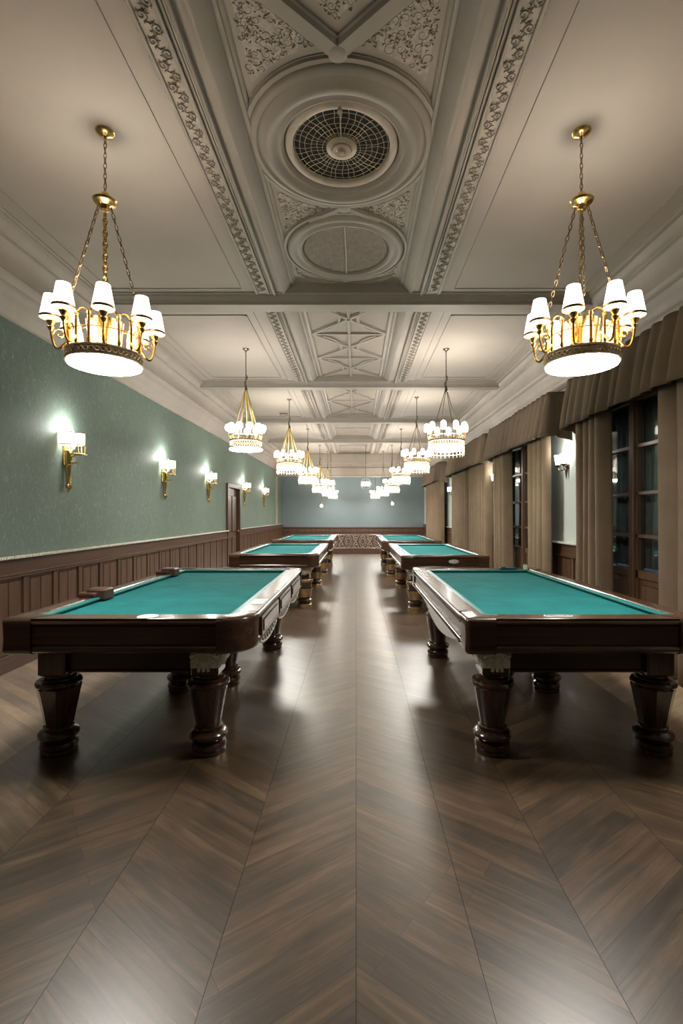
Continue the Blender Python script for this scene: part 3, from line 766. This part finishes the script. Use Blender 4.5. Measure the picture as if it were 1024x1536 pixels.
# long aisle-side moulding boards of the right front table
b = MB(); b.box(x0-.012, x0+.02, y0+.16, y1-.1, .678, .690, .003).box(x0-.008, x0+.02, y0+.16, y1-.1, .712, .722, .003).box(x0-.008, x0+.02, y0+.16, y1-.1, .800, .812, .003)
b.build('side_moulding', 'wood_rail_y', trr)
b = MB(); pts = [(x0+.03, y0+.32+1.55*t, .650 - .10*sin(pi*t)) for t in [i/16 for i in range(17)]]
b.loft([[(p[0]-.012, p[1], .66) , (p[0]+.012, p[1], .66), (p[0]+.012, p[1], p[2]), (p[0]-.012, p[1], p[2])] for p in pts]); b.build('arched_skirt', 'wood_table', trr)
# second and third rows
def row(xi, xo, y0, y1, side, label, brass=True):
    xa, xb = sorted((xi, xo)); li = xi - side*.24; lo = xo + side*.20
    return make_table(xa, xb, y0, y1, [(li, y0+.30, 'end'), (lo, y0+.30, 'end'), (li, y1-.30, 'end'), (lo, y1-.30, 'end')], side,
                      (.16, .16, .04, .04) if side > 0 else (.03, .03, .03, .03), label, False, brass)
t2l, e2l = row(-.57, -1.93, 7.25, 10.0, 1, 'second billiard table in the left row, brass sleeves on its legs, behind the front one')
t3l, e3l = row(-.55, -1.98, 11.2, 14.2, 1, 'farthest billiard table in the left row, near the wooden door')
t2r, e2r = row(.66, 1.95, 7.00, 9.9, -1, 'second billiard table in the right row with a small oval plate on its front face')
t3r, e3r = row(.58, 1.95, 10.9, 14.2, -1, 'farthest billiard table in the right row, beside the many-folded curtains')
x0, x1, y0, y1 = e2r
b = MB(); b.loft([[(.12+.075*r_*cos(t), y, .765+.030*r_*sin(t)) for t in [2*pi*i/32 for i in range(32)]] for r_, y in ((1, y0+.012), (1, y0+.004), (.92, y0+.001))]); b.build('oval_plate', 'white_label', t2r)
# brass fittings on the front of the second left table
x0, x1, y0, y1 = e2l
b = MB()
for xx in (-.30, -.1, .12, .34):
    b.tube([(xx-.05, y0+.06, .655), (xx-.03, y0+.03, .60), (xx, y0+.02, .59), (xx+.03, y0+.03, .60), (xx+.05, y0+.06, .655)], .012, 8)
b.box(-.45, .5, y0+.05, y0+.07, .64, .66, .004)
b.build('brass_fittings', 'gold', t2l)

# cue chalk and rest on the far corner of the right front table
t = thing('cue_chalk', 'cream chalk block on the far right corner of the right front table', 'chalk', (1.845, 5.235, .8505))
MB().box(-.018, .018, -.018, .018, 0, .055, .004).build('chalk_block', 'chalk', t); MB().box(-.019, .019, -.019, .019, .055, .062, .002).build('chalk_top', 'felt', t)
t = MB().box(-.09, .09, -.022, .022, 0, .022, .005).box(-.085, -.03, -.028, .028, .0, .030, .005).build('cloth_brush', plain('dark green cloth', (.012, .06, .055), .7))
t.location = (1.66, 5.255, .8515); tag(t, 'small dark green brush on the far cushion of the right front table', 'brush')

# ------------------------------------------------------------------ chandeliers
def chain(m_, p, q, pitch=.030, wd=.009, r=.0028):
    from mathutils import Vector as V
    p, q = V(p), V(q); d = q-p; n = max(1, int(d.length/pitch)); t = d.normalized()
    a = t.cross(V((0, 1, 0)) if abs(t.y) < .9 else V((1, 0, 0))).normalized(); b_ = t.cross(a)
    for i in range(n):
        c = p + d*((i+.5)/n); e = a if i % 2 else b_
        pts = [c + t*(pitch*.66*cos(u)) + e*(wd*sin(u)) for u in [2*pi*j/8 for j in range(8)]]
        m_.tube([tuple(x) for x in pts], r, 4, closed=True)
def arm_pts(a, r0, z0, r1, z1, dip=.07, n=10):
    out = []
    for i in range(n+1):
        t = i/n; r = r0 + (r1-r0)*(1-(1-t)**1.6); z = z0 + (z1-z0)*t**2 - dip*sin(pi*t)*.9
        out.append((r*cos(a), r*sin(a), z))
    return out
def chandelier_big(x, y, label, nch, stem, rot, crot=0, n=8):
    root = thing('chandelier', label, 'chandelier', (x, y, CEIL), 'hanging chandeliers')
    Z = lambda z: z - CEIL
    MB().lathe([(.058, 0), (.058, -.008), (.050, -.018), (.030, -.026), (.014, -.034), (.008, -.05)]).build('canopy', 'gold', root)
    m_ = MB(); chain(m_, (0, 0, -.04), (0, 0, Z(3.50)), .032, .009, .003); m_.build('chain', 'gold_dark', root)
    MB().lathe([(.006, .05), (.022, .045), (.028, .03), (.020, .018), (.03, .012), (.066, .004), (.074, -.006), (.066, -.018), (.036, -.028), (.026, -.036), (.032, -.050), (.024, -.064), (.006, -.070)], (0, 0, Z(3.46))).build('collar', 'gold', root)
    RC = .20
    for j in range(nch):
        a = (crot + [0, pi, pi/2][j]) if nch == 3 else crot + j*pi/2
        m_ = MB(); chain(m_, (.035*cos(a), .035*sin(a), Z(3.42)), (RC*cos(a), RC*sin(a), Z(2.77)), .034, .009, .0032); m_.build('suspension_chain', 'gold_dark', root)
    if stem:
        m_ = MB(); chain(m_, (0, 0, Z(3.40)), (0, 0, Z(2.84)), .036, .014, .005); m_.tube([(0, 0, Z(2.84)), (0, 0, Z(2.5))], .010, 8); m_.build('centre_chain', 'gold', root)
    # crown: band, cage posts, top ring
    m_ = MB().lathe([(.215, Z(2.425)), (.225, Z(2.43)), (.225, Z(2.438)), (.217, Z(2.442)), (.217, Z(2.482)), (.225, Z(2.486)), (.225, Z(2.496)), (.213, Z(2.50)), (.207, Z(2.50)), (.207, Z(2.425))], n=56, cap=False)
    for j in range(44):
        a = j*2*pi/44; c_ = (.221*cos(a), .221*sin(a), Z(2.462))
        m_.tube([(c_[0]+.013*cos(u)*-sin(a), c_[1]+.013*cos(u)*cos(a), c_[2]+.014*sin(u)) for u in [2*pi*q/8 for q in range(8)]], .0035, 4, closed=True)
    m_.build('crown_band', plain('pierced gilt band', (.62, .52, .36), .38, .75, sc=60, var=.4, bmp=.3), root, 50)
    m_ = MB()
    npost = 16
    for j in range(npost):
        a = rot + j*2*pi/npost
        m_.lathe([(.010, Z(2.50)), (.014, Z(2.515)), (.0095, Z(2.53)), (.0095, Z(2.66)), (.014, Z(2.675)), (.009, Z(2.69))], (.209*cos(a), .209*sin(a), 0), 8)
        a2 = a + 2*pi/npost
        pts = []
        for i in range(7):
            t = i/6; aa = a + (a2-a)*t; pts.append((.209*cos(aa), .209*sin(aa), Z(2.685 + .022*sin(pi*t))))
        m_.tube(pts, .005, 5)
    m_.tube([(.209*cos(t), .209*sin(t), Z(2.60)) for t in [2*pi*q/48 for q in range(48)]], .004, 5, closed=True)
    m_.build('cage', 'gold', root, 40)
    # inner gilt reflector and bulbs
    MB().lathe([(.09, Z(2.47)), (.10, Z(2.60)), (.11, Z(2.70)), (.105, Z(2.70)), (.095, Z(2.60)), (.085, Z(2.47))], n=24, cap=False).build('reflector', 'gold', root)
    for j in range(n):
        a = rot + .39 + j*2*pi/n; c_ = (.165*cos(a), .165*sin(a), 0)
        m_ = MB().lathe([(.018, Z(2.51)), (.026, Z(2.53)), (.028, Z(2.58)), (.024, Z(2.63)), (.010, Z(2.655)), (.002, Z(2.66))], c_, 12); m_.build('bulb', 'amber', root)
    MB().lathe([(.212, Z(2.435)), (.217, Z(2.428)), (.214, Z(2.418)), (.19, Z(2.410)), (.12, Z(2.403)), (.01, Z(2.400))], n=56).build('diffuser', 'disc', root, 60)
    for j in range(n):
        a = rot + j*2*pi/n
        rj = .295; zj = 2.665
        ar = MB().tube([(p, q, r_-CEIL) for p, q, r_ in arm_pts(a, .213, 2.54, rj, zj-.045)], [.0085]*6+[.007]*5, 7)
        c_ = (rj*cos(a), rj*sin(a), 0)
        ar.lathe([(.006, Z(zj-.07)), (.014, Z(zj-.06)), (.020, Z(zj-.045)), (.012, Z(zj-.035)), (.022, Z(zj-.02)), (.026, Z(zj-.008)), (.012, Z(zj)), (.012, Z(zj+.05))], c_, 12)
        sp = spiral(0, 0, .035, 1.2, 0, 1, 10)
        ar.tube([((.25+p)*cos(a), (.25+p)*sin(a), Z(2.58)+q) for p, q in sp], .005, 5)
        am = ar.build('arm', 'gold', root, 40)
        MB().lathe([(.062, Z(zj+.015)), (.038, Z(zj+.150)), (.034, Z(zj+.150)), (.058, Z(zj+.015))], c_, 24, cap=False).lathe([(.038, Z(zj+.148)), (.0345, Z(zj+.151))], c_, 24).build('lamp_shade', 'shade', am, 50)
        MB().lathe([(.0625, Z(zj+.008)), (.064, Z(zj+.014)), (.0625, Z(zj+.022)), (.057, Z(zj+.022)), (.057, Z(zj+.008))], c_, 24, cap=False).build('shade_rim', 'gold_dark', am, 50)
    for ch in kids(root):
        if not ch.name.startswith(('canopy', 'chain', 'collar', 'suspension')): ch.location.z -= .02
    lamp(root, (0, 0, Z(2.92)), UP, .16)
    return root
chandelier_big(-1.605, 3.07, 'nearest chandelier on the left, hung by a thick centre chain, over the left front table', 3, True, .45, .49)
chandelier_big(1.44, 3.07, 'nearest chandelier on the right, gilt cage hung by four chains, over the right front table', 4, False, .20, -.36)

def chandelier_small(x, y, label, globe, straps, drop=0.0, low=False, s=1.0):
    root = thing('chandelier', label, 'chandelier', (x, y, CEIL), 'hanging chandeliers')
    Z = lambda z: z - CEIL - drop
    MB().lathe([(.048, 0), (.048, -.008), (.035, -.018), (.012, -.03), (.006, -.05)], n=16).build('canopy', 'bronze', root)
    m_ = MB().tube([(0, 0, -.03), (0, 0, Z(3.30))], .0065, 6)
    m_.tube([(.022*sin(u*1.5), .022*cos(u*1.5), Z(3.52 - .045*u)) for u in [q*.5 for q in range(12)]], .007, 5)
    m_.lathe([(.006, Z(3.36)), (.018, Z(3.33)), (.02, Z(3.29)), (.008, Z(3.26))], n=10); m_.build('stem', 'bronze', root)
    m_ = MB()
    for j in range(straps):
        a = j*2*pi/straps + .3
        rr = .235; pts = [(.015*cos(a), .015*sin(a), Z(3.29)), (.075*cos(a), .075*sin(a), Z(3.10)), (.15*cos(a), .15*sin(a), Z(2.86)), (rr*cos(a), rr*sin(a), Z(2.58))]
        m_.tube(pts, .0085 if straps > 5 else .0055, 6)
    m_.build('suspension_rods', 'gold_pale' if straps > 5 else 'bronze', root)
    n = 10 if not globe else 11
    m_ = MB().lathe([(.255, Z(2.52)), (.268, Z(2.525)), (.268, Z(2.545)), (.255, Z(2.55)), (.248, Z(2.545)), (.248, Z(2.525))], n=40, cap=False)
    m_.lathe([(.255, Z(2.605)), (.266, Z(2.61)), (.266, Z(2.618)), (.255, Z(2.622)), (.248, Z(2.61))], n=40, cap=False)
    for j in range(n):
        a = j*2*pi/n; m_.tube([(.26*cos(a), .26*sin(a), Z(2.54)), (.285*cos(a), .285*sin(a), Z(2.60)), (.285*cos(a), .285*sin(a), Z(2.665))], [.007, .006, .012], 6)
    m_.build('ring_frame', 'gold_dark', root, 50)
    m_ = MB()
    for j in range(40):
        a = j*2*pi/40; rr = .262; m_.tube([(rr*cos(a), rr*sin(a), Z(2.605)), (rr*cos(a), rr*sin(a), Z(2.55)), (rr*cos(a), rr*sin(a), Z(2.475 if not low else 2.46))], [.004, .0065, .002], 4)
    if not globe:
        for j in range(26):
            a = j*2*pi/26; rr = .262; m_.tube([(rr*cos(a), rr*sin(a), Z(2.41)), (rr*cos(a), rr*sin(a), Z(2.36)), (rr*cos(a), rr*sin(a), Z(2.31))], [.002, .006, .0015], 4)
    if not globe:
        m_.tube([(.262*cos(t), .262*sin(t), Z(2.405)) for t in [2*pi*q/40 for q in range(40)]], .006, 5, closed=True)
        m_.tube([(.262*cos(t), .262*sin(t), Z(2.355)) for t in [2*pi*q/40 for q in range(40)]], .004, 5, closed=True)
    m_.build('crystal_prisms', 'crystal', root, 0)
    for j in range(n):
        a = j*2*pi/n; c_ = (.285*cos(a), .285*sin(a), Z(2.725))
        if globe: MB().sphere(c_, .060, 14, 10, .95).build('globe', 'glow', root, 60)
        else: MB().lathe([(.026, -.055), (.040, -.050), (.042, .02), (.038, .050), (.020, .068), (.003, .074)], c_, 12).build('candle_bulb', 'candle', root, 60)
    if globe: MB().lathe([(.266, Z(2.425)), (.274, Z(2.412)), (.266, Z(2.402)), (.18, Z(2.396)), (.01, Z(2.392))], n=48).build('diffuser', 'disc', root, 60)
    else: MB().lathe([(.255, Z(2.455)), (.262, Z(2.45)), (.262, Z(2.415)), (.252, Z(2.402)), (.16, Z(2.394)), (.01, Z(2.39))], n=48).build('diffuser', 'disc', root, 60)
    if globe:
        for ch in kids(root):
            if not ch.name.startswith('canopy'): ch.scale = (.88, .88, 1)
    lamp(root, (0, 0, Z(2.92)), UP, .16)
    return root
chandelier_small(-1.63, 7.10, 'second chandelier in the left row, round white globes under a cone of gilt rods', True, 9)
cr = chandelier_small(1.33, 7.10, 'second chandelier in the right row, tall glass lights above a bright disc', False, 4)
cl = chandelier_small(-1.42, 10.2, 'third chandelier in the left row, white candle lights under gilt rods', False, 8, low=True)
for (x, y, dz, src, lab) in ((1.26, 10.0, 0, cr, 'third chandelier in the right row, candle lights over a bright drum'),
        (-1.38, 13.7, .0, cl, 'fourth chandelier in the left row, partly behind the third'),
        (1.28, 13.7, .0, cr, 'fourth chandelier in the right row, partly behind the third'),
        (-1.28, 16.9, .10, cl, 'fifth chandelier in the left row, small and low in the distance'),
        (1.26, 16.9, .10, cr, 'fifth chandelier in the right row, small and low in the distance')):
    o = copy_tree(src, (x, y, CEIL), lab)
    if dz:      # longer stem: lower the hanging part
        for ch in kids(o):
            if ch.name.startswith('canopy'): continue
            if ch.name.startswith('stem'): ch.scale.z = 1 + dz/.6
            else: ch.location.z -= dz
for (x, y, dz, s_, lab) in ((-1.10, 18.6, .18, .8, 'sixth chandelier in the left row, near the far wall'), (1.05, 18.6, .18, .8, 'sixth chandelier in the right row, near the far wall'),
                        (-.98, 20.2, .22, .72, 'farthest chandelier on the left, in front of the far wall'), (.80, 20.2, .22, .72, 'farthest chandelier on the right, in front of the far wall')):
    top = CEIL if y < YE else 3.10
    o = copy_tree(cr if x > 0 else cl, (x, y, top), lab)
    tot = (top - (2.41 - dz))
    for ch in kids(o):
        if ch.name.startswith('canopy'): continue
        # shorten or lengthen the stem, hang the lights lower
        if ch.name.startswith('stem') or ch.name.startswith('suspension'):
            ch.scale = (s_, s_, tot/1.49)
        else:
            ch.scale = (s_, s_, s_); ch.location.z = ch.location.z*s_ - (tot - 1.49*s_)

def ball_chandelier(x, y, zc, r, label):
    CEIL_ = RZ if SX0 < x < SX1 else CEIL
    root = thing('crystal_chandelier', label, 'chandelier', (x, y, CEIL_), 'crystal ball chandeliers')
    MB().lathe([(.05, 0), (.05, -.01), (.02, -.03)], n=16).build('canopy', 'bronze', root)
    Z = zc-CEIL_
    MB().tube([(0, 0, -.02), (0, 0, Z+r)], .008, 6).build('stem', 'bronze', root)
    m_ = MB()
    for j in range(10):
        a = j*pi*2/10; m_.tube([(r*sin(t)*cos(a), r*sin(t)*sin(a), Z+r*cos(t)) for t in [pi*q/10 for q in range(11)]], .008, 5)
    m_.tube([(r*cos(t), r*sin(t), Z) for t in [2*pi*q/32 for q in range(32)]], .010, 5, closed=True)
    m_.build('cage', 'iron', root)
    for j in range(8):
        a = j*pi/4 + .2; MB().lathe([(.015, -.08), (.024, -.07), (.024, .05), (.010, .08), (.002, .085)], (r*.7*cos(a), r*.7*sin(a), Z), 8).build('bulb', 'candle', root)
    return root
ball_chandelier(.35, 17.6, 2.58, .20, 'small round crystal chandelier left of the far right chandelier cluster')
ball_chandelier(-.93, 17.6, 2.62, .17, 'small round crystal chandelier above the far left chandelier cluster')
for x, y, z, lab in ((-1.30, 18.0, 1.78, 'single small pendant lamp low in the far left corner area'), (1.36, 18.0, 1.86, 'single small pendant lamp low under the far right chandeliers')):
    t = thing('pendant_lamp', lab, 'pendant lamp', (x, y, CEIL))
    MB().tube([(0, 0, 0), (0, 0, z+.1-CEIL)], .004, 5).build('cord', 'bronze', t)
    MB().lathe([(.01, .10), (.03, .07), (.012, .05)], (0, 0, z-CEIL), 10).build('holder', 'gold', t)
    MB().sphere((0, 0, z-CEIL), .055, 12, 8, 1.1).build('globe', 'candle', t)

# smoke sensor brackets seen on the far ceiling
t = thing('ceiling_sensor', 'small bronze bracket on the far ceiling left of the centre strip', 'bracket', (-1.75, 11.6, CEIL))
MB().box(-.10, .10, -.03, .03, -.02, 0, .004).tube([(-.08, 0, -.02), (-.08, 0, -.06), (.0, 0, -.07), (.08, 0, -.06), (.08, 0, -.02)], .006, 5).build('bracket', 'gold_dark', t)

# ------------------------------------------------------------------ wall sconces
def sconce_left(y, label):
    root = thing('wall_sconce', label, 'wall sconce', (XL, y, 2.16), 'gilt wall sconces on the green wall')
    m_ = MB()
    # long tapering back plate / torch body
    m_.box(.0, .022, -.035, .035, -.16, .06, .006)
    m_.lathe([(.004, -.46), (.014, -.44), (.010, -.42), (.026, -.40), (.034, -.385), (.022, -.37), (.024, -.34), (.034, -.18), (.042, -.16), (.030, -.15), (.040, -.13), (.036, -.02), (.048, .0), (.040, .012), (.020, .02)], (.045, 0, 0), 12)
    m_.tube([(.03, 0, -.40), (.065, 0, -.425), (.085, 0, -.40)], [.016, .014, .006], 8)
    m_.build('back_plate', 'gold', root, 40)
    m_ = MB().tube([(.05, 0, -.10), (.10, 0, -.14), (.145, 0, -.125), (.165, 0, -.155)], [.013, .012, .010, .006], 8)
    m_.tube([(.05, 0, -.06), (.10, 0, -.06), (.14, 0, -.035), (.21, 0, -.035)], [.014, .012, .010, .010], 8)
    for yy in (-.06, 0, .06): m_.tube([(.19, yy, -.035), (.19, yy*1.2, .065)], .0055, 6)
    m_.box(.10, .215, -.07, .07, -.042, -.032, .003)
    m_.build('arm', 'gold', root, 40)
    # half-drum shade
    N_ = 20; outer = [(.015 + .205*sin(pi*i/N_), -.115*cos(pi*i/N_)) for i in range(N_+1)]
    sh = MB().loft([[(x_, y_, z_) for x_, y_ in outer] for z_ in (.065, .075, .185, .195)], True, True)
    sh = MB()
    for z0, z1 in ((.070, .190),):
        rings = [[(x_, y_, z) for x_, y_ in outer] for z in (z0, z1)]
        sh.loft(rings, False, False)
    so = sh.build('lamp_shade', 'shade', root, 60); md = so.modifiers.new('thickness', 'SOLIDIFY'); md.thickness = .004
    tr_ = MB()
    for z in (.066, .194): tr_.tube([(x_, y_, z) for x_, y_ in outer], .005, 6)
    tr_.box(.005, .05, -.006, .006, .19, .20); tr_.lathe([(.008, .19), (.014, .205), (.006, .222)], (.10, 0, 0), 8); tr_.tube([(.02, 0, .195), (.10, 0, .195), (.215, 0, .195)], .004, 5)
    tr_.build('shade_rim', 'gold', root, 40)
    MB().lathe([(.012, .02), (.02, .05), (.026, .10), (.018, .14), (.004, .155)], (.10, 0, 0), 12).build('bulb', 'candle', root, 60)
    lamp(root, (.12, -.02, .235), SCON, .05, (1, .97, .92))
    return root
s0 = sconce_left(5.35, 'nearest gilt sconce on the green wall, with the largest half-drum shade')
for y, lab in ((8.05, 'second gilt sconce from the front on the green wall'), (10.45, 'third gilt sconce from the front on the green wall, before the wooden door'),
               (13.8, 'small gilt sconce on the green wall just past the wooden door'), (16.7, 'farthest gilt sconce on the green wall')):
    copy_tree(s0, (XL, y, 2.16), lab)

def sconce_right(y, label):
    root = thing('wall_sconce', label, 'wall sconce', (XR, y, 2.15), 'two-light bronze sconces on the pale wall')
    m_ = MB().lathe_x([(.035, 0), (.035, -.012), (.020, -.02)], (0, 0, -.02), 16)
    m_.lathe([(.003, -.20), (.012, -.14), (.022, -.06), (.016, -.03), (.024, -.01), (.010, .02)], (-.035, 0, 0), 10); m_.build('back_plate', 'bronze', root, 40)
    for s in (-1, 1):
        am = MB().tube([(-.03, 0, -.03), (-.07, s*.04, -.075), (-.10, s*.085, -.06), (-.11, s*.10, -.02)], .007, 7)
        c_ = (-.11, s*.10, 0)
        am.lathe([(.006, -.03), (.016, -.02), (.034, .0), (.036, .008), (.020, .012)], c_, 16)
        for u in range(6): am.tube([(c_[0]+.034*cos(u*pi/3), c_[1]+.034*sin(u*pi/3), .005), (c_[0]+.042*cos(u*pi/3), c_[1]+.042*sin(u*pi/3), .055)], .003, 4)
        am.tube([(c_[0]+.043*cos(u), c_[1]+.043*sin(u), .055) for u in [2*pi*q/20 for q in range(20)]], .004, 5, closed=True)
        a_ = am.build('arm', 'bronze', root, 40)
        MB().lathe([(.030, .012), (.040, .055), (.050, .15), (.046, .15), (.036, .055), (.02, .014)], c_, 20, cap=False).lathe([(.012, .02), (.022, .06), (.022, .12), (.008, .14)], c_, 10).build('glass_shade', 'glow', a_, 60)
    lamp(root, (-.12, -.02, .20), SCON*.5, .04, (1, .97, .92))
    return root
s1 = sconce_right(6.78, 'nearest two-light bronze sconce on the pale wall between the first two windows')
for y, lab in ((10.02, 'second two-light sconce on the window side, between the second and third windows'), (14.9, 'farthest two-light sconce on the window side, between groups of curtains')):
    copy_tree(s1, (XR, y, 2.15), lab)

# ------------------------------------------------------------------ scrolled iron screen at the end of the aisle
t = thing('iron_screen', 'low silvered scrollwork screen standing at the far end of the aisle', 'screen', (-.02, 17.9, 0))
MB().box(-.95, .95, -.06, .06, 0, .20, .008).build('plinth', 'wainscot_h', t)
m_ = MB()
for z in (.215, .70): m_.box(-.95, .95, -.012, .012, z-.012, z+.012, .003)
for xx in (-.94, .94): m_.box(xx-.012, xx+.012, -.012, .012, .2, .71)
m_.build('screen_frame', 'iron', t)
m_ = MB(); zc = .457
for j in range(7):
    xc = -.80 + j*.267
    if j % 2 == 0:
        for r_ in (.20, .115): m_.tube([(xc + r_*.62*cos(u), 0, zc + r_*sin(u)) for u in [2*pi*q/28 for q in range(28)]], .011, 5, closed=True)
    else:
        for h in (-1, 1):
            sp = spiral(0, 0, .11, 1.3, h*pi/2, h, 18); m_.tube([(xc + p, 0, zc + h*.10 + q) for p, q in sp], .010, 5)
        m_.tube([(xc-.12, 0, .23), (xc, 0, zc), (xc+.12, 0, .68)], .009, 5); m_.tube([(xc+.12, 0, .23), (xc, 0, zc), (xc-.12, 0, .68)], .009, 5)
m_.build('scrollwork', 'iron', t, 50)
